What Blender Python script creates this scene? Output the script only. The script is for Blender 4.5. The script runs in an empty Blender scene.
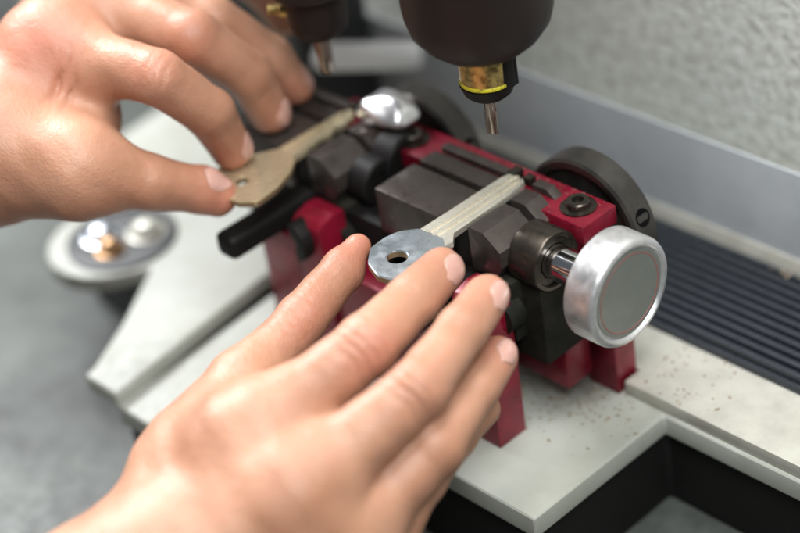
import bpy, bmesh, math, random
import numpy as np
from mathutils import Vector, Matrix
random.seed(7)
MM = 0.001                                  # everything below is written in millimetres
sc = bpy.context.scene
COL = sc.collection

# ------------------------------------------------------------------ camera
az, el, ro = (math.radians(a) for a in (51.2, 34.4, -9.3))
fw = Vector((-math.sin(az)*math.cos(el), math.cos(az)*math.cos(el), -math.sin(el)))
rt = Vector((math.cos(az), math.sin(az), 0)); up = rt.cross(fw)
rt2 = math.cos(ro)*rt + math.sin(ro)*up
up2 = -math.sin(ro)*rt + math.cos(ro)*up
cam = bpy.data.cameras.new('camera'); camo = bpy.data.objects.new('camera', cam); COL.objects.link(camo)
camo.matrix_world = Matrix.Translation(Vector((347.37, -310.07, 303.22))*MM) @ Matrix((rt2, up2, -fw)).transposed().to_4x4()
cam.sensor_width = 36; cam.lens = 90
cam.clip_start = 0.01; cam.clip_end = 50
cam.dof.use_dof = True; cam.dof.focus_distance = 0.541; cam.dof.aperture_fstop = 4.7
sc.camera = camo

# ------------------------------------------------------------------ world, lamps, exposure
w = bpy.data.worlds.new('World'); sc.world = w; w.use_nodes = True
w.node_tree.nodes['Background'].inputs[0].default_value = (0.86, 0.93, 1.0, 1)
w.node_tree.nodes['Background'].inputs[1].default_value = 0.10
def lamp(name, loc, aim, size, power, col):
    l = bpy.data.lights.new(name, 'AREA'); l.shape = 'RECTANGLE'; l.size, l.size_y = size
    l.energy = power; l.color = col
    o = bpy.data.objects.new(name, l); COL.objects.link(o)
    o.location = Vector(loc)*MM
    o.rotation_euler = (Vector(aim)-Vector(loc)).to_track_quat('-Z', 'Y').to_euler()
    return o
lamp('window_light', (-620, 50, 540), (-30, 0, 0), (0.34, 0.34), 11.5, (0.97, 0.99, 1.0))
lamp('ceiling_light', (60, 40, 850), (0, 20, 0), (0.6, 0.25), 8.0, (1.0, 0.99, 0.97))
lamp('side_light', (420, -200, 600), (40, 108, 40), (0.3, 0.3), 5.0, (0.96, 1.0, 0.98))
sc.view_settings.view_transform = 'Standard'; sc.view_settings.look = 'None'
sc.view_settings.exposure = 0.2; sc.view_settings.gamma = 1
sc.cycles.use_denoising = True
sc.cycles.max_bounces = 8

# ------------------------------------------------------------------ materials
def mat(name, col, rough=0.5, metal=0.0, spec=0.5, noise=None, bump=None, coat=0.0, sss=0.0, rvar=0.0, aniso=0):
    m = bpy.data.materials.new(name); m.use_nodes = True
    nt = m.node_tree; b = nt.nodes['Principled BSDF']
    b.inputs['Base Color'].default_value = (*col, 1)
    b.inputs['Roughness'].default_value = rough; b.inputs['Metallic'].default_value = metal
    b.inputs['Specular IOR Level'].default_value = spec
    b.inputs['Coat Weight'].default_value = coat
    if sss:
        b.inputs['Subsurface Weight'].default_value = sss
        b.inputs['Subsurface Radius'].default_value = (1.0, 0.35, 0.2)
        b.inputs['Subsurface Scale'].default_value = 0.0030
    tc = nt.nodes.new('ShaderNodeTexCoord')
    if noise:                               # (scale, other colour, low, high)
        n = nt.nodes.new('ShaderNodeTexNoise'); n.inputs['Scale'].default_value = noise[0]; n.inputs['Detail'].default_value = 6
        n.inputs['Roughness'].default_value = 0.6
        nt.links.new(tc.outputs['Object'], n.inputs['Vector'])
        r = nt.nodes.new('ShaderNodeValToRGB'); r.color_ramp.elements[0].position = noise[2]; r.color_ramp.elements[1].position = noise[3]
        r.color_ramp.elements[0].color = (*col, 1); r.color_ramp.elements[1].color = (*noise[1], 1)
        nt.links.new(n.outputs['Fac'], r.inputs[0]); nt.links.new(r.outputs[0], b.inputs['Base Color'])
    if rvar:
        n2 = nt.nodes.new('ShaderNodeTexNoise'); n2.inputs['Scale'].default_value = 260; n2.inputs['Detail'].default_value = 5
        nt.links.new(tc.outputs['Object'], n2.inputs['Vector'])
        mr = nt.nodes.new('ShaderNodeMapRange'); mr.inputs[1].default_value = .3; mr.inputs[2].default_value = .7
        mr.inputs[3].default_value = max(rough-rvar, .05); mr.inputs[4].default_value = min(rough+rvar, 1)
        nt.links.new(n2.outputs['Fac'], mr.inputs[0]); nt.links.new(mr.outputs[0], b.inputs['Roughness'])
    if bump:                                # (scale, strength, distance in mm, detail)
        n3 = nt.nodes.new('ShaderNodeTexNoise'); n3.inputs['Scale'].default_value = bump[0]; n3.inputs['Detail'].default_value = bump[3]
        if len(bump) > 4:
            mp = nt.nodes.new('ShaderNodeMapping'); mp.inputs['Scale'].default_value = bump[4]
            nt.links.new(tc.outputs['Object'], mp.inputs[0]); nt.links.new(mp.outputs[0], n3.inputs['Vector'])
        else:
            nt.links.new(tc.outputs['Object'], n3.inputs['Vector'])
        bp = nt.nodes.new('ShaderNodeBump'); bp.inputs['Strength'].default_value = bump[1]; bp.inputs['Distance'].default_value = bump[2]*MM
        nt.links.new(n3.outputs['Fac'], bp.inputs['Height']); nt.links.new(bp.outputs[0], b.inputs['Normal'])
    return m
M = {}
M['black_steel'] = mat('blackened_steel', (0.085, 0.070, 0.063), 0.31, 0.50, noise=(220, (0.064, 0.052, 0.047), .35, .65), bump=(900, .08, .06, 3), rvar=.08)
M['dark_cast'] = mat('dark_cast_iron', (0.010, 0.010, 0.008), 0.6, 0.0, spec=.15, noise=(160, (0.022, 0.020, 0.015), .4, .7), bump=(350, .5, .4, 4))
M['oiled_steel'] = mat('oiled_dark_steel', (0.060, 0.051, 0.042), 0.3, 0.8, noise=(300, (0.08, 0.066, 0.053), .4, .7), bump=(500, .2, .08, 3, (1, 1, 1)), rvar=.08)
M['wheel_steel'] = mat('blued_wheel_steel', (0.060, 0.056, 0.052), 0.33, 0.7, noise=(90, (0.11, 0.10, 0.09), .4, .75), bump=(700, .2, .1, 3), rvar=.07)
M['red'] = mat('red_enamel', (0.25, 0.008, 0.028), 0.32, 0.2, noise=(140, (0.15, 0.006, 0.016), .4, .7), bump=(300, .25, .15, 3), rvar=.08)
M['plastic'] = mat('black_housing', (0.016, 0.010, 0.009), 0.5, 0.0, spec=.28, bump=(700, .12, .1, 2))
M['black'] = mat('black_rubber', (0.008, 0.007, 0.007), 0.55, 0, spec=.22, bump=(400, .2, .1, 2))
M['void'] = mat('recess_shade_black', (0.004, 0.004, 0.004), 0.9, 0, spec=.05)  # shade of slots and holes put into the colour
M['brass'] = mat('worn_brass', (0.62, 0.46, 0.17), 0.34, 0.8, noise=(420, (0.22, 0.14, 0.05), .42, .62), bump=(500, .5, .2, 4), rvar=.1)
M['yellow'] = mat('yellow_paint_ring', (0.75, 0.66, 0.03), 0.5, 0, noise=(600, (0.25, 0.2, 0.02), .5, .62))
M['carbide'] = mat('carbide_steel', (0.42, 0.36, 0.31), 0.22, 1.0)
M['chrome'] = mat('polished_chrome', (0.80, 0.80, 0.82), 0.12, 1.0)
M['alu'] = mat('turned_aluminium', (0.80, 0.79, 0.80), 0.42, 0.9, noise=(350, (0.66, 0.64, 0.66), .4, .7), bump=(1100, .35, .08, 3, (0.12, 1, 1)), rvar=.1)
M['cap'] = mat('grey_green_cap', (0.235, 0.245, 0.225), 0.42, 0.4, noise=(130, (0.20, 0.205, 0.185), .3, .75), bump=(900, .2, .06, 3), rvar=.08)
M['ring_red'] = mat('faded_red_line', (0.26, 0.10, 0.09), 0.5, 0)
M['plate'] = mat('pale_painted_plate', (0.41, 0.42, 0.385), 0.5, 0, noise=(28, (0.31, 0.31, 0.265), .35, .7), bump=(300, .2, .2, 4), rvar=.08)
M['panel'] = mat('grey_hammered_panel', (0.50, 0.52, 0.55), 0.5, 0.1, noise=(60, (0.44, 0.46, 0.49), .4, .65), bump=(1300, .35, .15, 2))
M['rib'] = mat('dark_ribbed_steel', (0.05, 0.056, 0.068), 0.33, 0.5, bump=(400, .3, .15, 3), rvar=.1)
M['rail'] = mat('bare_steel_rail', (0.55, 0.54, 0.48), 0.45, 0.3, noise=(120, (0.45, 0.43, 0.38), .4, .7))
M['bench'] = mat('dark_bench', (0.105, 0.115, 0.105), 0.5, 0, noise=(18, (0.028, 0.030, 0.028), .35, .65), bump=(80, .3, .6, 4), rvar=.1)
M['column'] = mat('charcoal_column', (0.030, 0.031, 0.034), 0.5, 0, bump=(300, .2, .2, 2))
M['nickel'] = mat('nickel_key', (0.86, 0.81, 0.71), 0.27, 0.75, noise=(90, (0.78, 0.73, 0.63), .35, .7), rvar=.06)
M['zinc'] = mat('worn_blue_grey_key_bow', (0.34, 0.38, 0.42), 0.30, 0.85, noise=(55, (0.58, 0.61, 0.62), .3, .8), rvar=.08)
M['keybrass'] = mat('pale_brass_key', (0.68, 0.58, 0.40), 0.32, 0.65, noise=(110, (0.56, 0.47, 0.31), .4, .65), bump=(500, .08, .05, 2), rvar=.08)
M['edge'] = mat('brassy_key_edge', (0.42, 0.30, 0.18), 0.4, 0.7)
M['foil'] = mat('bright_metal', (0.95, 0.94, 0.97), 0.3, 0.95, bump=(160, .2, .5, 2))
M['white'] = mat('white_plastic', (0.92, 0.93, 0.94), 0.4)
M['nail'] = mat('fingernail', (0.56, 0.31, 0.26), 0.2, 0, spec=.5, sss=.3, coat=.15)
M['copper'] = mat('copper_screw', (0.50, 0.30, 0.16), 0.42, 0.9)
M['filings'] = mat('metal_filings', (0.42, 0.33, 0.24), 0.4, 0.5)
M['dome'] = mat('polished_screw', (0.60, 0.62, 0.68), 0.38, 1)

def skin_mat(name, tint=1.0):
    m = bpy.data.materials.new(name); m.use_nodes = True; nt = m.node_tree; b = nt.nodes['Principled BSDF']; N = nt.nodes.new; Lk = nt.links.new
    tc = N('ShaderNodeTexCoord')
    n = N('ShaderNodeTexNoise'); n.inputs['Scale'].default_value = 45; n.inputs['Detail'].default_value = 4; Lk(tc.outputs['Object'], n.inputs['Vector'])
    r = N('ShaderNodeValToRGB'); e = r.color_ramp.elements
    e[0].position = .32; e[0].color = (0.36*tint, 0.172*tint, 0.105*tint, 1); e[1].position = .70; e[1].color = (0.46*tint, 0.245*tint, 0.160*tint, 1)
    Lk(n.outputs['Fac'], r.inputs[0])
    # redder where the skin is thin over the joints: a vertex attribute measured on the hand itself
    at = N('ShaderNodeAttribute'); at.attribute_name = 'blush'
    mx = N('ShaderNodeMix'); mx.data_type = 'RGBA'; mx.inputs[7].default_value = (0.52*tint, 0.17*tint, 0.12*tint, 1)
    Lk(at.outputs['Fac'], mx.inputs[0]); Lk(r.outputs[0], mx.inputs[6]); Lk(mx.outputs[2], b.inputs['Base Color'])
    b.inputs['Roughness'].default_value = .46; b.inputs['Specular IOR Level'].default_value = .42
    b.inputs['Subsurface Weight'].default_value = .35; b.inputs['Subsurface Radius'].default_value = (1.0, .35, .2); b.inputs['Subsurface Scale'].default_value = .0035
    v = N('ShaderNodeTexVoronoi'); v.inputs['Scale'].default_value = 1300; Lk(tc.outputs['Object'], v.inputs['Vector'])
    n2 = N('ShaderNodeTexNoise'); n2.inputs['Scale'].default_value = 330; n2.inputs['Detail'].default_value = 5; Lk(tc.outputs['Object'], n2.inputs['Vector'])
    n4 = N('ShaderNodeTexNoise'); n4.inputs['Scale'].default_value = 120; n4.inputs['Detail'].default_value = 6; n4.inputs['Roughness'].default_value = .7; n4.inputs['Distortion'].default_value = .6
    mp = N('ShaderNodeMapping'); mp.inputs['Rotation'].default_value = (0, 0, .5); mp.inputs['Scale'].default_value = (.7, 2.6, 1.2); Lk(tc.outputs['Object'], mp.inputs[0]); Lk(mp.outputs[0], n4.inputs['Vector'])
    ad0 = N('ShaderNodeMath'); ad0.operation = 'MULTIPLY_ADD'; ad0.inputs[1].default_value = .9; Lk(n4.outputs['Fac'], ad0.inputs[0]); Lk(n2.outputs['Fac'], ad0.inputs[2])
    ad = N('ShaderNodeMath'); ad.operation = 'MULTIPLY_ADD'; ad.inputs[1].default_value = .35; Lk(v.outputs['Distance'], ad.inputs[0]); Lk(ad0.outputs[0], ad.inputs[2])
    bp = N('ShaderNodeBump'); bp.inputs['Strength'].default_value = .55; bp.inputs['Distance'].default_value = .0004; Lk(ad.outputs[0], bp.inputs['Height']); Lk(bp.outputs[0], b.inputs['Normal'])
    return m
M['skin'] = skin_mat('skin')

def wall_mat():
    m = bpy.data.materials.new('rough_plaster'); m.use_nodes = True; nt = m.node_tree; b = nt.nodes['Principled BSDF']; N = nt.nodes.new; Lk = nt.links.new
    tc = N('ShaderNodeTexCoord')
    n = N('ShaderNodeTexNoise'); n.inputs['Scale'].default_value = 260; n.inputs['Detail'].default_value = 7; n.inputs['Roughness'].default_value = .65; Lk(tc.outputs['Object'], n.inputs['Vector'])
    n1 = N('ShaderNodeTexNoise'); n1.inputs['Scale'].default_value = 14; n1.inputs['Detail'].default_value = 3; Lk(tc.outputs['Object'], n1.inputs['Vector'])
    r = N('ShaderNodeValToRGB'); e = r.color_ramp.elements; e[0].position = .36; e[0].color = (.56, .56, .50, 1); e[1].position = .56; e[1].color = (.84, .855, .82, 1)
    Lk(n.outputs['Fac'], r.inputs[0]); 
    mx = N('ShaderNodeMix'); mx.data_type = 'RGBA'; mx.blend_type = 'MULTIPLY'; mx.inputs[0].default_value = .5
    r1 = N('ShaderNodeValToRGB'); r1.color_ramp.elements[0].position = .35; r1.color_ramp.elements[0].color = (.82, .80, .74, 1); r1.color_ramp.elements[1].position = .65
    Lk(n1.outputs['Fac'], r1.inputs[0]); Lk(r.outputs[0], mx.inputs[6]); Lk(r1.outputs[0], mx.inputs[7]); Lk(mx.outputs[2], b.inputs['Base Color'])
    b.inputs['Roughness'].default_value = .9
    bp = N('ShaderNodeBump'); bp.inputs['Strength'].default_value = .9; bp.inputs['Distance'].default_value = .0016; Lk(n.outputs['Fac'], bp.inputs['Height']); Lk(bp.outputs[0], b.inputs['Normal'])
    return m
M['wall'] = wall_mat()

# ------------------------------------------------------------------ mesh helpers
def link(name, bm, m, parent=None, smooth=35):
    me = bpy.data.meshes.new(name)
    bmesh.ops.recalc_face_normals(bm, faces=bm.faces)
    bm.to_mesh(me); bm.free()
    for mm in (m if isinstance(m, (list, tuple)) else [m]): me.materials.append(mm)
    me.polygons.foreach_set('use_smooth', [True]*len(me.polygons))
    if smooth: me.set_sharp_from_angle(angle=math.radians(smooth))
    o = bpy.data.objects.new(name, me); COL.objects.link(o)
    if parent: o.parent = parent; o.matrix_parent_inverse = Matrix.Translation(-world_loc(parent))
    return o
def world_loc(o):
    v = Vector(o.location)
    if o.parent: v = o.matrix_parent_inverse @ v; v = v + world_loc(o.parent)
    return v
def merge(bm, sub):
    me = bpy.data.meshes.new('tmp'); sub.to_mesh(me); sub.free(); bm.from_mesh(me); bpy.data.meshes.remove(me)
def box(bm, x0, x1, y0, y1, z0, z1, bev=0.0, seg=2):
    prism(bm, [(x0, y0), (x1, y0), (x1, y1), (x0, y1)], 'z', z0, z1, bev, seg)
def prism(bm, poly, axis, a, b, bev=0.0, seg=2):
    s = bmesh.new()
    def pt(p, h):
        return {'z': (p[0], p[1], h), 'y': (p[0], h, p[1]), 'x': (h, p[0], p[1])}[axis]
    v0 = [s.verts.new(Vector(pt(p, a))*MM) for p in poly]; v1 = [s.verts.new(Vector(pt(p, b))*MM) for p in poly]
    n = len(poly)
    s.faces.new(v0); s.faces.new(v1[::-1])
    for i in range(n): s.faces.new((v0[i], v0[(i+1) % n], v1[(i+1) % n], v1[i]))
    bmesh.ops.recalc_face_normals(s, faces=s.faces)
    if bev: bmesh.ops.bevel(s, geom=list(s.edges), offset=bev*MM, segments=seg, profile=.6, affect='EDGES', clamp_overlap=True)
    merge(bm, s)
def lathe(bm, prof, axis, c, seg=64, mats=None):
    """prof: (distance along axis, radius) list; c: the point on the axis where the distance is 0."""
    s = bmesh.new(); rings = []
    A = {'x': Vector((1, 0, 0)), 'y': Vector((0, 1, 0)), 'z': Vector((0, 0, 1))}[axis] if isinstance(axis, str) else Vector(axis).normalized()
    t = Vector((0, 0, 1)) if abs(A.z) < .9 else Vector((1, 0, 0))
    U_ = A.cross(t).normalized(); V_ = A.cross(U_)
    c = Vector(c)
    for h, r in prof:
        if r < 1e-6: rings.append([s.verts.new((c+A*h)*MM)]); continue
        rings.append([s.verts.new((c+A*h+U_*(r*math.cos(2*math.pi*i/seg))+V_*(r*math.sin(2*math.pi*i/seg)))*MM) for i in range(seg)])
    for k in range(len(rings)-1):
        a, b = rings[k], rings[k+1]
        for i in range(seg):
            j = (i+1) % seg
            if len(a) == 1 and len(b) == 1: break
            if len(a) == 1: f = s.faces.new((a[0], b[i], b[j]))
            elif len(b) == 1: f = s.faces.new((a[i], a[j], b[0]))
            else: f = s.faces.new((a[i], a[j], b[j], b[i]))
            if mats: f.material_index = mats[k]
    if len(rings[0]) > 1: s.faces.new(rings[0])
    if len(rings[-1]) > 1: s.faces.new(rings[-1][::-1])
    bmesh.ops.recalc_face_normals(s, faces=s.faces)
    merge(bm, s)
def empty(name, loc, parent=None):
    o = bpy.data.objects.new(name, None); COL.objects.link(o); o.location = Vector(loc)*MM
    o.empty_display_size = .01
    if parent: o.parent = parent; o.matrix_parent_inverse = Matrix.Translation(-world_loc(parent))
    return o
def tag(o, label=None, cat=None, group=None, kind=None):
    if label: o['label'] = label
    if cat: o['category'] = cat
    if group: o['group'] = group
    if kind: o['kind'] = kind
    return o
def one(name, fn, m, parent=None, smooth=35):
    bm = bmesh.new(); fn(bm); return link(name, bm, m, parent, smooth)
def copy_tree(o, parent, off):
    """copy a part with its sub-parts, shifted by off (mm)"""
    c = o.copy(); COL.objects.link(c); c.parent = parent
    c.matrix_parent_inverse = o.matrix_parent_inverse.copy()
    if off is not None: c.location = c.location + Vector(off)*MM
    for ch in o.children: copy_tree(ch, c, None)
    return c

# ------------------------------------------------------------------ the setting
def _w(bm):
    box(bm, -420, 420, 108, 122, -140, 420)
tag(one('wall', _w, M['wall']), kind='structure')
def _b(bm): box(bm, -900, 700, -900, 107, -130, -98, 1)
tag(one('workbench_surface', _b, M['bench']), kind='structure')

# ------------------------------------------------------------------ machine frame
mach = tag(empty('key_cutting_machine', (0, 0, -98)), 'key cutting machine with pale base, grey back panel and two black spindle heads overhead', 'key machine')
def _base(bm):
    # upper level on the left, with a rounded lobe round the bright screws
    pts = [(-99, 84), (-99, -7), (-90.5, -68), (-90, -76), (-106, -76), (-107, -72), (-118, -52), (-135, -27)]
    for a in range(-40, -221, -20): pts.append((-160+23*math.cos(math.radians(a)), -24+23*math.sin(math.radians(a))))
    pts += [(-212, 6), (-222, 84)]
    prism(bm, pts, 'z', -66, -60, 1.6, 3)
    prism(bm, [(-100, 84), (-91.5, -68), (-91, -76), (-28, -76), (-28, -36), (46, -36), (46, 19), (152, 19), (152, 84)], 'z', -72, -64.5, 1.2, 3)
base = one('base_plate', _base, M['plate'], mach)
def _tray(bm): prism(bm, [(30.5, 20), (151, 20), (151, 87), (-97, 87), (-97, 27), (30.5, 27)], 'z', -64.6, -60, .6)
one('chip_tray', _tray, M['rail'], mach)
def _sole(bm): prism(bm, [(-89, -74.5), (-29.5, -74.5), (-29.5, -34.5), (44.5, -34.5), (44.5, 21), (150, 21), (150, 86), (-219, 84), (-190, -20), (-125, -30)], 'z', -98, -71.5, 2)
one('base_body', _sole, M['black'], mach)
def _mat(bm):
    box(bm, -90, 150, 44.5, 87, -64.5, -57.6, .3)
    y = 46.0
    while y < 86:
        box(bm, -89.5, 149.5, y, y+2.0, -57.7, -55.2, .5, 2); y += 3.75
one('ribbed_tray_mat', _mat, M['rib'], mach)
def _panel(bm): box(bm, -218, 152, 88, 89, -85, -21, .3)
one('back_panel', _panel, M['panel'], mach)
def _seam(bm): prism(bm, [(85.6, -57.6), (87.9, -57.6), (87.9, -51.5), (87.2, -51.5)], 'x', -98, 150, .25)
one('panel_foot_strip', _seam, M['rail'], mach)
def _col(bm): box(bm, -215, -139, 52, 86, -59.8, 210, 4)
one('column', _col, M['column'], mach)
def _arm(bm):
    box(bm, -200, 28, 40, 76, 120, 165, 6)
    box(bm, -92, 26, -14, 60, 110, 160, 6)
one('head_arm', _arm, M['column'], mach)

# cutter head (right): black bell, brass collar, black ring, cutting bit
def _h1(bm): lathe(bm, [(0, 8.0), (.6, 9.5), (2.2, 12.6), (5, 16.0), (9, 18.9), (13, 20.0), (17, 20.4), (72, 20.4)], 'z', (0, 9.5, 45.2), 96)
head1 = one('cutter_head', _h1, M['plastic'], mach)
def _c1(bm): lathe(bm, [(0, 6.9), (.4, 7.4), (8, 7.5), (9.4, 7.5)], 'z', (0, 9.5, 36.2), 64)
one('brass_collar', _c1, M['brass'], head1)
def _c1b(bm): lathe(bm, [(0, 7.55), (.2, 7.7), (.9, 7.7), (1.1, 7.55)], 'z', (0, 9.5, 36.6), 64)
one('yellow_paint_line', _c1b, M['yellow'], head1)
def _r1(bm):
    lathe(bm, [(0, 3.2), (.3, 5.2), (1.6, 6.7), (4.6, 7.8)], 'z', (0, 9.5, 31.6), 64)
    lathe(bm, [(0, 1.2), (9, 1.2)], 'z', (6.9, 12.8, 36), 16)
    prism(bm, [(5.4, 5.5), (8.0, 9.5), (8.2, 12), (6.4, 14.6), (4.2, 16.2), (4.0, 8.0)], 'z', 35.8, 45.6, .5)
one('collet_ring', _r1, M['black'], head1)
def _bit(bm):
    lathe(bm, [(-.0, 0), (1.0, 1.25), (1.3, 1.45), (5.2, 1.45), (5.7, 1.75), (14, 1.75)], 'z', (0, 9.5, 18.9), 24)
    for k in range(3):
        a = k*2.094
        prism(bm, [(1.0*math.cos(a)-.25*math.sin(a), 9.5+1.0*math.sin(a)+.25*math.cos(a)), (1.9*math.cos(a)-.2*math.sin(a), 9.5+1.9*math.sin(a)+.2*math.cos(a)),
                   (1.9*math.cos(a)+.3*math.sin(a), 9.5+1.9*math.sin(a)-.3*math.cos(a)), (1.0*math.cos(a)+.4*math.sin(a), 9.5+1.0*math.sin(a)-.4*math.cos(a))], 'z', 19.8, 27)
one('cutting_bit', _bit, M['carbide'], head1)

# tracer head (left)
def _h2(bm):
    lathe(bm, [(0, 3.5), (.5, 6.6), (2.4, 8.3), (5, 8.8), (14, 9.0), (15, 11.4), (15.5, 12.4), (60, 12.4)], 'z', (-67, 8, 31.5), 64)
head2 = one('tracer_head', _h2, M['plastic'], mach)
def _p2(bm): lathe(bm, [(0, 0), (.4, 1.6), (1.2, 2.1), (7, 2.4), (13.5, 2.6)], 'z', (-67, 8, 18.6), 24)
one('tracer_pin', _p2, M['carbide'], head2)
def _s2(bm): lathe(bm, [(0, 2.0), (2.5, 2.1), (3, 1.6), (6, 1.6)], (-.75, -.6, .1), (-73, 2.5, 40), 20)
one('side_screw', _s2, M['brass'], head2)

# screws standing in the lobe of the base plate
for (x, y, z, r, mt, nm) in ((-163, -26, -60, 5.4, 'dome', 'dome_screw'), (-154, -29, -60, 4.2, 'copper', 'dome_screw'), (-152, -15, -60, 5.6, 'rail', 'dome_screw')):
    def _d(bm, x=x, y=y, z=z, r=r): lathe(bm, [(0, r*1.25), (1.2, r*1.25), (1.6, r), (2.8, r*.95), (4.2, r*.7), (5, r*.35), (5.1, 0)], 'z', (x, y, z+.1), 32)
    one(nm, _d, M[mt], mach)
def _well(bm): lathe(bm, [(0, 19), (.9, 19), (1.3, 18), (1.3, 16.5), (.5, 16)], 'z', (-157, -22, -59.95), 48)
one('screw_washer', _well, M['column'], mach)

# ------------------------------------------------------------------ sliding carriage
car = tag(empty('vise_carriage', (-20, 0, -64)), 'red sliding carriage with two black key vises, silver clamp knob and dark wheels', 'vise carriage')
def _bar(bm):
    box(bm, -78, 28.5, 11.5, 25.2, -8, -2.2, .5)
    box(bm, -72, 20, 14, 24, -20, -8, .4)
    box(bm, -76, 20, 16, 24.5, -50, -20.5, .8)
bar = one('red_cross_bar', _bar, M['red'], car)
def make_screw(x, y):
    s = one('cap_screw', lambda bm: lathe(bm, [(0, 5.2), (.5, 5.2), (.6, 3.6), (2.2, 3.5), (2.6, 3.1), (2.6, 1.7), (1.0, 1.6), (1.0, 0)], 'z', (x, y, -2.2), 40), M['oiled_steel'], bar)
    return s
make_screw(20.5, 18.6); make_screw(-44.5, 17.5)

def red_body(bm):
    # cast leg under a vise: sloping top edge, front face at y=-20
    prism(bm, [(-20, -64.4), (-20, -23), (-19.2, -22.2), (-9.2, -22.2), (-9.2, -64.4)], 'x', -11, 18.5, .6)
    prism(bm, [(-20.1, -40), (-20.1, -16), (-18.6, -14.6), (-13.5, -13.2), (-9.2, -13.6), (-9.2, -40)], 'x', 6.5, 18.6, .8)
body = one('red_leg', red_body, M['red'], car)
body2 = copy_tree(body, car, (-67, 0, 0))
one('middle_casting', lambda bm: box(bm, -50, -10, -8, 15, -60, -15, 1.2), M['black'], car)
one('red_apron', lambda bm: (box(bm, -49.5, -10.5, -18.5, -8.5, -64.4, -29, 1.0), box(bm, -12, 23, 5, 15.5, -57, -41, 1.0)), M['red'], car)
def _foot(bm):
    box(bm, 18, 29.5, 18.5, 27, -64.4, -22, .6)
one('red_foot', _foot, M['red'], car)

def make_vise():
    v = one('key_vise', lambda bm: (box(bm, -32.0, 18, -8, 20.4, -34, -14.2, .8), box(bm, -12, 25, -4, 13, -42, -15, 1.5),
                                    lathe(bm, [(0, 5), (6, 5)], 'y', (16, -12, -24), 24)), M['dark_cast'], car)
    def jawL(bm):
        for a, b in ((-9.6, 6.2), (8.5, 14.9), (17.2, 20.4)): box(bm, -32.0, -3.6, a, b, -14.3, 0, .35)
        box(bm, -31.2, -4.2, -9.0, 19.6, -14.4, -6.0, .1)
    one('fixed_jaw', jawL, M['black_steel'], v)
    def jawR(bm):
        prof = [(4.0, -14), (4.0, -.3), (4.3, 0), (9.8, 0), (15.8, -4.4), (15.8, -9.5), (13, -14)]
        for a, b in ((-8.4, 6.0), (8.4, 15.1), (17.5, 20.8)): prism(bm, prof, 'y', a, b, .3)
        prism(bm, [(4.6, -14.2), (4.6, -5.4), (8.0, -5.4), (12.6, -9.2), (12.6, -14.2)], 'y', -7.6, 20.2)
    one('moving_jaw', jawR, M['black_steel'], v)
    one('jaw_channel', lambda bm: box(bm, -3.7, 4.1, -8, 20, -14, -2.4, .1), M['black'], v)
    one('slot_shade_fill', lambda bm: (box(bm, -31.0, -4.4, -8.8, 19.4, -13, -4.6, .1), prism(bm, [(4.7, -14), (4.7, -4.2), (8.4, -4.2), (13.2, -7.9), (13.2, -14)], 'y', -7.8, 20.0)), M['void'], v)  # black filling that paints the shade deep in the jaw slots
    one('end_stop', lambda bm: (box(bm, -4.5, -1.6, 16.8, 20.6, -2, 1.6, .4), box(bm, .2, 2.8, 18.2, 20.8, -2, .6, .3)), M['oiled_steel'], v)
    return v
vise = make_vise()
vise2 = copy_tree(vise, car, (-67, 0, 0))

# clamp screw of the right vise: bushing, chrome shaft, knob
def _bush(bm): lathe(bm, [(0, 9.0), (9.3, 9.0), (9.9, 8.6), (10.0, 7.6), (9.2, 7.2), (9.2, 5.3), (0, 5.3)], 'x', (15.6, 3, -9.6), 64)
bush = one('clamp_bushing', _bush, M['oiled_steel'], car)
def _bush2(bm): lathe(bm, [(0, 7.5), (7, 7.5), (7.6, 6.9), (7.6, 4), (6.6, 3.5), (6.6, 0)], 'x', (-51.4, 3, -9.6), 48)
one('clamp_bushing', _bush2, M['black'], car)
def _backbulge(bm): lathe(bm, [(0, 8.6), (7.4, 8.6), (8.2, 7.8), (8.2, 0)], 'x', (-51.4, 13.5, -7.5), 48)
one('round_back_stop', _backbulge, M['black'], car)
def _shaft(bm): lathe(bm, [(0, 5.1), (17.5, 5.1)], 'x', (24.5, 3, -9.6), 48)
one('clamp_shaft', _shaft, M['chrome'], car)
knob = one('clamp_knob', lambda bm: lathe(bm, [(0, 5), (0, 13.6), (.5, 15.0), (1.2, 15.8), (9.4, 15.8), (10.3, 15.4), (10.8, 14.7), (10.9, 13.9), (10.4, 13.3), (9.9, 13.0), (9.9, 12.7)], 'x', (41.4, 3, -9.2), 128), M['alu'], car)
one('knob_cap', lambda bm: lathe(bm, [(0, 12.9), (.7, 12.7), (.75, 11.55), (.75, 0)], 'x', (51.0, 3, -9.2), 96), M['cap'], knob)
one('knob_ring', lambda bm: lathe(bm, [(0, 11.7), (.12, 11.65), (.12, 11.3), (0, 11.25)], 'x', (51.72, 3, -9.2), 96), M['ring_red'], knob)

# wheels behind the bar
def make_wheel():
    w_ = one('round_wheel', lambda bm: lathe(bm, [(1.4, 0), (1.4, 17.5), (.2, 18.2), (0, 20.3), (.7, 21.2), (8.3, 21.2), (9.0, 20.4), (9.0, 0)], 'y', (12.5, 27.2, -16.5), 96), M['wheel_steel'], car)
    d = Vector((.97, 0, -.02)).normalized()
    a = math.radians(22)
    d = Vector((math.cos(a), 0, math.sin(a)))
    one('set_screw_hole_shade', lambda bm: lathe(bm, [(0, 2.7), (.25, 2.6), (.25, 2.2), (.12, 2.1), (.12, 0)], d, Vector((12.5, 31.6, -16.5))+d*21.05, 28), M['void'], w_)  # solid black disc, the screw hole's inner shade painted on the rim
    return w_
wheel = make_wheel()
wheel2 = copy_tree(wheel, car, (-67, 0, 0))
one('wheel_axle', lambda bm: lathe(bm, [(0, 6), (24, 6)], 'y', (12.5, 4, -16.5), 24), M['dark_cast'], car)
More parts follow.
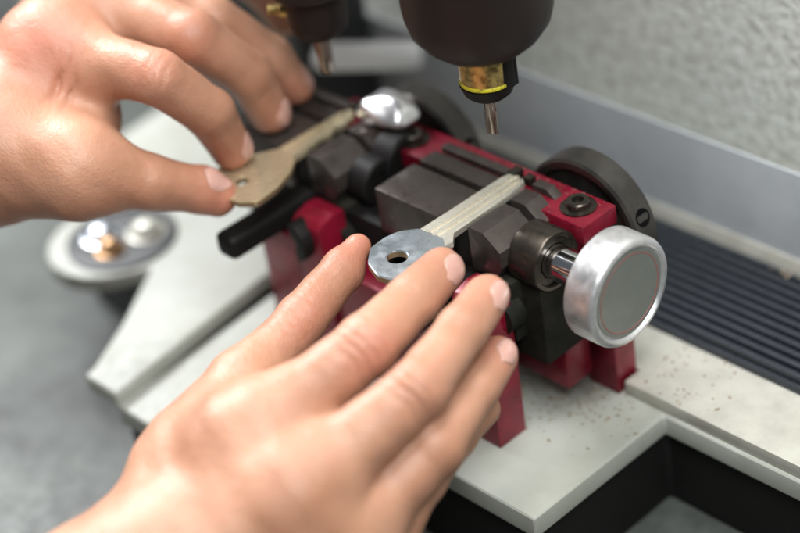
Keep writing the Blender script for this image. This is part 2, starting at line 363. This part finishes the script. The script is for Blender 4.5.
one('wheel_axle', lambda bm: lathe(bm, [(0, 6), (24, 6)], 'y', (-54.5, 4, -16.5), 24), M['dark_cast'], car)
# black handle bar of the left vise, pointing at the viewer
def _lever(bm):
    box(bm, -71.5, -63.0, -41, -6, -20.8, -13.0, 2.6, 4)
lever = one('vise_lever', _lever, M['black'], car)
def _hook(bm):
    s = []
    for i in range(9):
        a = math.radians(100-22*i); s.append((-57+6.0*math.cos(a), -21+6.5*math.sin(a)))
    t = []
    for i in range(9):
        a = math.radians(100-22*(8-i)); t.append((-57+1.6*math.cos(a), -21+2.2*math.sin(a)))
    prism(bm, s+t, 'y', -24, -18, .6)
one('vise_hook', _hook, M['black'], car)
lev2 = copy_tree(lever, car, (67, 0, -3))
# bright lump behind the left vise
def _foil(bm):
    s = bmesh.new(); bmesh.ops.create_icosphere(s, subdivisions=4, radius=1)
    for v in s.verts:
        p = v.co.copy()
        n = math.sin(p.x*3.1+1)*math.cos(p.y*4.3)*.12 + math.sin(p.z*5+p.x*4)*.05
        p *= (1+n)
        q = Vector((p.x*10.0, p.y*7.6, p.z*5.0))
        v.co = (Vector((-55.5, 19.5, 3.4))+q)*MM
    merge(bm, s)
tag(one('metal_lump', _foil, M['foil'], None, None), 'bright shining metal piece lying on the red bar behind the left vise', 'metal piece')
def _tube(bm): lathe(bm, [(0, 0), (.6, 3), (2, 4.6), (4, 4.9), (36, 4.9), (38, 4.0), (39, 0)], (.83, .56, 0), (-137, 56.5, -21), 40)
tube = tag(one('white_tube', _tube, M['white']), 'thick white tube sticking out in front of the grey panel behind the left wheel', 'tube')

# metal filings: nobody could count them
def _fil(bm):
    for i in range(900):
        if i < 150: x, y, z = random.uniform(35, 145), 85.0-abs(random.gauss(0, 1.4)), -55.2
        elif i < 640: x, y, z = random.gauss(14, 12), random.gauss(14, 9), -64.5
        elif i < 700: x, y, z = random.uniform(32, 60), random.uniform(21, 44), -60
        elif i < 860: x, y, z = random.triangular(-31, 28, 20), random.uniform(21.5, 25), -2.2
        else: x, y, z = random.uniform(-31, 28), random.uniform(12, 25), -2.2
        r = random.uniform(.1, .48) if i < 700 else random.uniform(.05, .15)
        s = bmesh.new(); bmesh.ops.create_icosphere(s, subdivisions=1, radius=r*MM)
        for v in s.verts: v.co = Vector((v.co.x*random.uniform(.5, 2.4), v.co.y*random.uniform(.4, 1.3), v.co.z*.5))
        bmesh.ops.rotate(s, verts=s.verts, matrix=Matrix.Rotation(random.random()*6, 3, 'Z'))
        bmesh.ops.translate(s, verts=s.verts, vec=Vector((x, y, z+r*.4))*MM)
        merge(bm, s)
tag(one('metal_filings', _fil, M['filings'], None, None), 'fine metal filings scattered on the pale base under the knob', 'filings', kind='stuff')

# ------------------------------------------------------------------ keys
def bow_with_hole(bm, outline, hole, z0, z1):
    """flat plate with a hole: outline and hole are polygons with the same number of points"""
    s = bmesh.new(); n = len(outline); L = []
    for z in (z0, z1):
        L.append(([s.verts.new(Vector((p[0], p[1], z))*MM) for p in outline], [s.verts.new(Vector((p[0], p[1], z))*MM) for p in hole]))
    for i in range(n):
        j = (i+1) % n
        s.faces.new((L[1][0][i], L[1][0][j], L[1][1][j], L[1][1][i]))
        s.faces.new((L[0][0][i], L[0][1][i], L[0][1][j], L[0][0][j]))
        s.faces.new((L[0][0][i], L[0][0][j], L[1][0][j], L[1][0][i])).material_index = 1
        s.faces.new((L[0][1][i], L[1][1][i], L[1][1][j], L[0][1][j])).material_index = 1
    bmesh.ops.recalc_face_normals(s, faces=s.faces)
    ed = [e for e in s.edges if len(e.link_faces) == 2 and e.calc_face_angle(0) > .6]
    bmesh.ops.bevel(s, geom=ed, offset=.28*MM, segments=2, affect='EDGES', clamp_overlap=True)
    merge(bm, s)
def resample(poly, n, c):
    """n points of the polygon at equal angles round c (star-shaped outlines)"""
    out = []
    for k in range(n):
        a = 2*math.pi*k/n; dx, dy = math.cos(a), math.sin(a); best = None
        for i in range(len(poly)):
            x1, y1 = poly[i][0]-c[0], poly[i][1]-c[1]; x2, y2 = poly[(i+1) % len(poly)][0]-c[0], poly[(i+1) % len(poly)][1]-c[1]
            den = dx*(y2-y1)-dy*(x2-x1)
            if abs(den) < 1e-9: continue
            t = (x1*(y2-y1)-y1*(x2-x1))/den; u = (x1*dy-y1*dx)/den
            if t > 0 and -1e-6 <= u <= 1+1e-6 and (best is None or t < best): best = t
        out.append((c[0]+dx*best, c[1]+dy*best))
    return out
k1 = tag(empty('key', (0, -8, -1)), 'silver key with blue-grey drilled bow clamped in the right vise under the cutting bit', 'key', 'keys clamped in the vises')
def _bow1(bm):
    o_ = [(6.8, -19.5), (4.2, -17.2), (-4.9, -17.2), (-9.2, -22), (-10.2, -26.5), (-9.8, -32.2), (-5.0, -37.6), (1.5, -40.2), (9, -38.5), (11, -33), (11, -25)]
    c = (-.3, -31.0)
    bow_with_hole(bm, resample(o_, 44, c), [(c[0]+3.0*math.cos(2*math.pi*k/44), c[1]+2.8*math.sin(2*math.pi*k/44)) for k in range(44)], -1.0, 1.2)
one('bow', _bow1, [M['zinc'], M['edge']], k1)
def _blade1(bm):
    # section across x: raised back, two milled grooves
    prof = [(-4.8, -1.2), (-4.8, .9), (-4.5, 1.25), (-1.7, 1.25), (-1.4, .35), (-.5, .35), (-.2, 1.2), (.9, 1.2), (1.15, .3), (2.0, .3), (2.2, .95), (3.5, .9), (3.8, .5), (3.8, -1.2)]
    s = bmesh.new(); sects = []
    for y, sx, dz in ((-18, 1.0, .1), (-15, 1.0, .05), (-8, .96, 0), (6, .92, 0), (14, .86, 0), (16.3, .72, -.05), (17.3, .45, -.25), (17.7, .2, -.5)):
        sects.append([s.verts.new(Vector(((p[0]+.5)*sx-.5-.3*(1-sx), y, p[1]+dz))*MM) for p in prof])
    for a, b in zip(sects, sects[1:]):
        for i in range(len(prof)): j = (i+1) % len(prof); s.faces.new((a[i], a[j], b[j], b[i]))
    s.faces.new(sects[0]); s.faces.new(sects[-1])
    bmesh.ops.recalc_face_normals(s, faces=s.faces); merge(bm, s)
    prism(bm, [(3.6, -18.0), (6.6, -19.6), (7.0, -16.8), (4.2, -13.6), (3.6, -13)], 'z', -1.0, 1.0, .25)
one('blade', _blade1, M['nickel'], k1)

k2 = tag(empty('key', (-67, -8, -1)), 'pale brass key with squared bow and cut teeth held down in the left vise', 'key', 'keys clamped in the vises')
def _bow2(bm):
    o_ = [(-62.5, -13.0), (-70.5, -11.5), (-76.5, -21), (-78.5, -31), (-76.5, -37.5), (-70, -39.8), (-58.5, -38.4), (-54.0, -35.0), (-55.0, -27), (-58.2, -18.5)]
    c = (-66.5, -30.5)
    bow_with_hole(bm, resample(o_, 48, c), resample([(c[0]-1.7, c[1]-1.7), (c[0]+2.0, c[1]-1.7), (c[0]+2.0, c[1]+1.7), (c[0]-1.7, c[1]+1.7)], 48, c), -.9, 1.2)
one('bow', _bow2, [M['keybrass'], M['edge']], k2)
def _blade2(bm):
    xl, xr = -71.2, -63.6
    right = [(xr, -14), (xr, -7)]
    cuts = [(-6, 1.0), (-3.2, 1.0), (-2.2, 1.6), (.4, 1.6), (1.4, .9), (3.6, .9), (4.6, 2.0), (7.0, 2.0), (8.0, 1.3), (10.2, 1.3), (11.2, 1.9), (13.4, 1.9), (15, 3.4), (16, 5.0)]
    right += [(xr-c, y) for y, c in cuts]
    left = [(xl+1.4, 15.5), (xl+.3, 12), (xl, 0), (xl, -14)]
    prism(bm, right+left, 'z', -1.1, 1.1, .22)
    prism(bm, [(xl+1.2, -12), (xl+2.0, -12), (xl+2.4, 12), (xl+1.8, 12)], 'z', 1.0, 1.4, .1)
one('blade', _blade2, M['keybrass'], k2)

# ------------------------------------------------------------------ hands
JOINTS = {"left": {"index": [[-75.2, -25.8, 7.0, 6.3], [-72.9, -32.2, 23.3, 7.2], [-77.4, -43.7, 39.1, 7.8], [-116.0, -52.5, 39.6, 10.5]], "middle": [[-82.0, -4.8, 6.0, 6.3], [-81.1, -10.5, 22.6, 7.2], [-86.9, -23.2, 39.0, 8.2], [-124.6, -30.3, 43.4, 10.2]], "ring": [[-88.1, 10.3, 6.0, 6.0], [-88.8, 4.0, 18.7, 6.8], [-97.2, -8.1, 34.9, 7.6], [-131.2, -5.8, 47.5, 9.5]], "little": [[-109.2, 27.2, 15.0, 5.2], [-115.1, 24.9, 25.0, 5.8], [-123.5, 18.8, 34.2, 6.6], [-144.8, 9.5, 50.1, 9]], "thumb": [[-68.0, -38.9, 0.0, 6.0], [-70.5, -42.5, 3.1, 7], [-75.7, -55.7, 11.1, 8.0], [-86.6, -71.2, 19.9, 10.3], [-110.1, -82.8, 25.4, 13.5]]}, "right": {"index": [[16.2, -30.4, 3.0, 6.2], [19.9, -44.7, 3.4, 7.0], [24.1, -64.4, 3.6, 8.1], [13.6, -102.0, -11.8, 10.5]], "middle": [[33.3, -30.8, 2.0, 5.9], [37.2, -44.1, 1.3, 6.5], [43.1, -66.4, -1.0, 7.8], [33.4, -103.0, -16.3, 10.5]], "ring": [[37.3, -33.6, -14.0, 5.6], [41.4, -46.6, -14.6, 6.3], [47.1, -66.9, -16.7, 7.4], [40.9, -98.5, -31.4, 10]], "little": [[37.5, -41.4, -26.0, 5], [39.7, -53.7, -25.7, 5.7], [43.4, -70.4, -27.4, 6.6], [44.1, -98.8, -43.6, 9]], "thumb": [[-15.2, -32.4, -1.0, 3.9], [-13.9, -39.5, -3.7, 5.9], [-10.5, -58.4, -7.1, 6.9], [-7.0, -83.3, -12.6, 8.2], [-1.1, -108.8, -21.4, 10]]}, "extra": {"lw": [-139.5, -96.9, 8.0], "web": [-104.9, -54.8, 21.4], "lpalm": [-122.1, -62.7, 23.2], "rw": [12.2, -156.4, -35.1], "rpalm": [24.5, -124.2, -25.6], "rf": [12.2, -276.4, -55.1], "lf": [-229.5, -156.9, 13.0], "folds": [[-103.03, -57.17, 38.3, 0.77, 0.42, -0.48, 0.9, 9, 1.3], [-99.64, -57.65, 34.01, 0.76, 0.55, -0.36, 0.7, 9, 0.9], [-98.23, -53.38, 36.3, 0.76, 0.37, -0.53, 0.6, 7, 0.6], [-102.31, -61.1, 33.89, 0.72, 0.66, -0.21, 0.7, 9, 0.7], [-90.39, -61.17, 20.26, 0.07, 0.77, 0.63, 0.7, 8, 0.7]]}}
def smin(a, b, k):
    h = np.maximum(k-np.abs(a-b), 0)/k
    return np.minimum(a, b)-h*h*k*.25
def cone(p, a, ra, b, rb, flat=None):
    """distance to a tapered capsule"""
    a = np.asarray(a, np.float32); b = np.asarray(b, np.float32); ab = b-a
    t = np.clip(((p-a) @ ab)/float(ab @ ab), 0, 1)
    q = p-a-t[..., None]*ab
    d = np.sqrt((q*q).sum(-1))
    ts = t*t*(3-2*t)
    return d-(ra+(rb-ra)*(.5*t+.5*ts))
class Hand:
    def __init__(self, fingers, palm, creases, blush, kf=1.6, kp=9.0):
        self.f, self.palm, self.cr, self.bl, self.kf, self.kp = fingers, palm, creases, blush, kf, kp
    def sdf(self, p):
        d = None
        for ch in self.f:
            df = None
            for (a, ra), (b, rb) in zip(ch, ch[1:]):
                c = cone(p, a, ra, b, rb)
                df = c if df is None else smin(df, c, 1.6)
            d = df if d is None else smin(d, df, self.kf)
        dp = None
        for a, ra, b, rb in self.palm:
            c = cone(p, a, ra, b, rb); dp = c if dp is None else smin(dp, c, 12.0)
        d = smin(d, dp, self.kp)
        for c, n, wd, R, dep in self.cr:      # creases: thin grooves
            q = p-np.asarray(c, np.float32); n = np.asarray(n, np.float32); n = n/np.linalg.norm(n)
            h = q @ n; r2 = (q*q).sum(-1)
            # gently wavy line
            h = h+.35*np.sin(q[..., 2]*.9)+.25*np.sin(q[..., 0]*1.3)
            d = d+dep*np.exp(-(h/wd)**2)*np.exp(-r2/(R*R))
        # slow unevenness of flesh
        d = d+.18*np.sin(p[..., 0]*.31+p[..., 1]*.23)*np.sin(p[..., 2]*.37+p[..., 1]*.29)
        return d
    def mesh(self, name, vox=.8):
        pts = [(np.array(a), r) for ch in self.f for a, r in ch]+[(np.array(x), r) for a, ra, b, rb in self.palm for x, r in ((a, ra), (b, rb))]
        lo = np.min([a-r-4 for a, r in pts], 0); hi = np.max([a+r+4 for a, r in pts], 0)
        n = np.ceil((hi-lo)/vox).astype(int)
        arr = np.empty(n, np.float32)
        ys = (lo[1]+vox*np.arange(n[1])).astype(np.float32); zs = (lo[2]+vox*np.arange(n[2])).astype(np.float32)
        step = 24
        for i in range(0, n[0], step):
            xs = (lo[0]+vox*np.arange(i, min(i+step, n[0]))).astype(np.float32)
            P_ = np.stack(np.meshgrid(xs, ys, zs, indexing='ij'), -1)
            arr[i:i+step] = self.sdf(P_)
        import openvdb
        g = openvdb.FloatGrid(background=5.0); g.copyFromArray(np.clip(arr, -5, 5))
        g.transform = openvdb.createLinearTransform(voxelSize=vox)
        v, q = g.convertToQuads(isovalue=0.0)
        v = v+lo
        me = bpy.data.meshes.new(name)
        me.from_pydata((v*MM).tolist(), [], q.tolist()); me.update()
        me.polygons.foreach_set('use_smooth', [True]*len(me.polygons))
        bm = bmesh.new(); bm.from_mesh(me); bmesh.ops.recalc_face_normals(bm, faces=bm.faces); bm.to_mesh(me); bm.free()
        # blush attribute
        V = np.array([x.co for x in me.vertices])/MM; bl = np.zeros(len(V))
        for c, R, s in self.bl:
            bl += s*np.exp(-((V-np.array(c))**2).sum(1)/(R*R))
        at = me.attributes.new('blush', 'FLOAT', 'POINT'); at.data.foreach_set('value', np.clip(bl, 0, .9))
        me.materials.append(M['skin'])
        o = bpy.data.objects.new(name, me); COL.objects.link(o)
        return o
    def grad(self, p):
        e = .25; p = np.asarray(p, np.float32)
        P_ = np.stack([p+np.array(k, np.float32)*e for k in ((1, 0, 0), (-1, 0, 0), (0, 1, 0), (0, -1, 0), (0, 0, 1), (0, 0, -1))])
        s = self.sdf(P_); g = np.array([s[0]-s[1], s[2]-s[3], s[4]-s[5]]); return g/np.linalg.norm(g)
    def nail(self, tip, dip, toward, wid, lng, parent, fwd=.35):
        """nail on the side of the fingertip that looks along 'toward'"""
        tip, dip = np.array(tip), np.array(dip); ax = (tip-dip)/np.linalg.norm(tip-dip)
        nd = np.array(toward, float); nd -= ax*(nd @ ax); nd /= np.linalg.norm(nd); sd = np.cross(ax, nd)
        c0 = tip+ax*fwd
        nu, nv = 17, 21; bm = bmesh.new(); top = []; bot = []
        for j in range(nv):
            v_ = -1+2*j/(nv-1)
            row = []; rowb = []
            for i in range(nu):
                u_ = -1+2*i/(nu-1)
                # rounded nail outline: superellipse, flatter at the free edge
                wloc = (1-abs(v_)**(3.2 if v_ > 0 else 3.6)*(.55 if v_ > 0 else .75))
                x = u_*wid*.5*wloc; y = v_*lng*.5 + (-(u_*u_)*.13*lng if v_ > 0 else (u_*u_)*.12*lng*abs(v_))
                ang = x/5.6
                dirn = nd*math.cos(ang)+sd*math.sin(ang)
                o_ = c0+ax*y
                # march out to the skin
                t = 0.0
                for _ in range(24):
                    s_ = float(self.sdf(np.array([o_+dirn*t], np.float32))[0])
                    if s_ > -.02: break
                    t += max(-s_, .05)
                edge = max(abs(u_), abs(v_) if v_ < 0 else 0)
                lift = .34*(1-max(edge, 0)**4)-.12*(edge**4)
                if v_ > .6: lift += .12*(v_-.6)
                row.append(bm.verts.new(Vector(o_+dirn*(t+lift))*MM)); rowb.append(bm.verts.new(Vector(o_+dirn*(t+lift-.5))*MM))
            top.append(row); bot.append(rowb)
        for j in range(nv-1):
            for i in range(nu-1):
                bm.faces.new((top[j][i], top[j][i+1], top[j+1][i+1], top[j+1][i])); bm.faces.new((bot[j][i], bot[j+1][i], bot[j+1][i+1], bot[j][i+1]))
        for j in range(nv-1):
            bm.faces.new((top[j][0], top[j+1][0], bot[j+1][0], bot[j][0])); bm.faces.new((top[j][-1], bot[j][-1], bot[j+1][-1], top[j+1][-1]))
        for i in range(nu-1):
            bm.faces.new((top[0][i], bot[0][i], bot[0][i+1], top[0][i+1])); bm.faces.new((top[-1][i], top[-1][i+1], bot[-1][i+1], bot[-1][i]))
        return link('fingernail', bm, M['nail'], parent, 60)

def ch(h, n): return [((x, y, z), r) for x, y, z, r in JOINTS[h][n]]
EX = JOINTS['extra']
view = -np.array(fw)            # towards the viewer
def midp(a, b, t=.5): return tuple(np.array(a)*(1-t)+np.array(b)*t)

def knuckle_creases(c, a, b, R, n=3, sp=1.5, dep=.28, wd=.75):
    """a few short parallel grooves across a finger at c, the finger running a -> b"""
    ax = np.array(b)-np.array(a); ax = ax/np.linalg.norm(ax)
    return [(tuple(np.array(c)+ax*(k-(n-1)/2)*sp), tuple(ax), wd, R, dep) for k in range(n)]

# --- right hand
RI, RM, RR, RL, RT = (ch('right', n) for n in ('index', 'middle', 'ring', 'little', 'thumb'))
palm = [(RI[3][0], 10.5, RM[3][0], 10.5), (RM[3][0], 10.5, RR[3][0], 10.5), (RR[3][0], 10, RL[3][0], 9),
        (RI[3][0], 10.5, EX['rw'], 20), (RM[3][0], 11, EX['rw'], 20), (RR[3][0], 10.5, EX['rw'], 20), (RL[3][0], 9, EX['rw'], 18),
        (RI[3][0], 10, RT[4][0], 10.5), (midp(RI[2][0], RI[3][0], .75), 9.5, midp(RT[3][0], RT[4][0], .7), 8.5), (RT[3][0], 7.8, RT[4][0], 10), (RT[4][0], 10, EX['rw'], 18), (EX['rw'], 20, EX['rf'], 27)]
def surf(c, r, d): d = np.array(d)/np.linalg.norm(d); return tuple(np.array(c)+d*r)
cr = []
cr += knuckle_creases(surf(RI[1][0], RI[1][1], view), RI[2][0], RI[0][0], 6, 3, 2.2, .3, .7)
cr += knuckle_creases(surf(RI[2][0], RI[2][1], view), RI[3][0], RI[1][0], 8, 5, 2.8, .5, .8)
cr += knuckle_creases(surf(RM[1][0], RM[1][1], view), RM[2][0], RM[0][0], 6, 3, 2.2, .3, .7)
cr += knuckle_creases(surf(RM[2][0], RM[2][1], view), RM[3][0], RM[1][0], 8, 4, 2.8, .5, .8)
cr += knuckle_creases(surf(RT[2][0], RT[2][1], view), RT[3][0], RT[1][0], 8, 5, 2.8, .45, .8)
bl = [(RT[0][0], 10, .5), (RI[0][0], 8, .25), (RM[0][0], 9, .35), (RR[0][0], 8, .5), (surf(RI[2][0], 7, view), 9, .35), (surf(RT[2][0], 6, view), 9, .3), (RM[2][0], 10, .2)]
R = Hand([RI, RM, RR, RL, RT], palm, cr, bl)
rh = tag(R.mesh('hand'), 'right hand from below, pinching the silver key bow between thumb and index finger', 'hand', 'hands of the key cutter')
R.nail(RI[0][0], RI[1][0], (0.966,0.194,0.405), 8.6, 11.0, rh, -.2)
R.nail(RM[0][0], RM[1][0], (0.871,0.354,0.395), 8.2, 10.5, rh, -.2)
R.nail(RR[0][0], RR[1][0], (0.759,0.085,0.630), 7.6, 10, rh, .1)

# --- left hand
LI, LM, LR, LL, LT = (ch('left', n) for n in ('index', 'middle', 'ring', 'little', 'thumb'))
palm = [(LI[3][0], 10.5, LM[3][0], 10), (LM[3][0], 10, LR[3][0], 9.5), (LR[3][0], 9.5, LL[3][0], 8.5),
        (LI[3][0], 10.5, EX['lw'], 15), (LM[3][0], 10, EX['lw'], 14), (LR[3][0], 9, EX['lw'], 11), (LL[3][0], 8, EX['lw'], 11),
        (LT[3][0], 11, EX['lw'], 17), (LT[4][0], 14, EX['lw'], 17), (LI[3][0], 10, LT[4][0], 14), (LI[3][0], 9.5, EX['web'], 8.5), (EX['web'], 8.5, LT[3][0], 11), (EX['lw'], 17, EX['lf'], 20)]
cr = []
cr += knuckle_creases(surf(LI[2][0], LI[2][1], view), LI[3][0], LI[1][0], 7, 3, 2.6, .4, .75)
for px in EX['folds']:
    cr.append((px[:3], px[3:6], px[6], px[7], px[8]))
bl = [(surf(LI[3][0], 9, view), 14, .75), (surf(LI[2][0], 7, (view+np.array([0, 0, .8]))), 8, .35), (LI[0][0], 9, .4), (LM[0][0], 9, .45), (LR[0][0], 9, .45), (LT[0][0], 10, .6), (surf(LM[2][0], 6, view), 9, .3)]
L_ = Hand([LI, LM, LR, LL, LT], palm, cr, bl)
lh = tag(L_.mesh('hand'), 'left hand at upper left, pressing the pale brass key with its fingertips', 'hand', 'hands of the key cutter')
L_.nail(LI[0][0], LI[1][0], (0.875,0.477,0.325), 8.6, 11, lh, -.2)
L_.nail(LM[0][0], LM[1][0], (0.828,0.156,0.616), 8.4, 11, lh, -.2)
L_.nail(LR[0][0], LR[1][0], (0.647,0.723,0.457), 8.0, 10.5, lh, -.2)
L_.nail(LT[0][0], LT[1][0], (0.320,0.078,0.945), 8.0, 9.5, lh, -2.8)
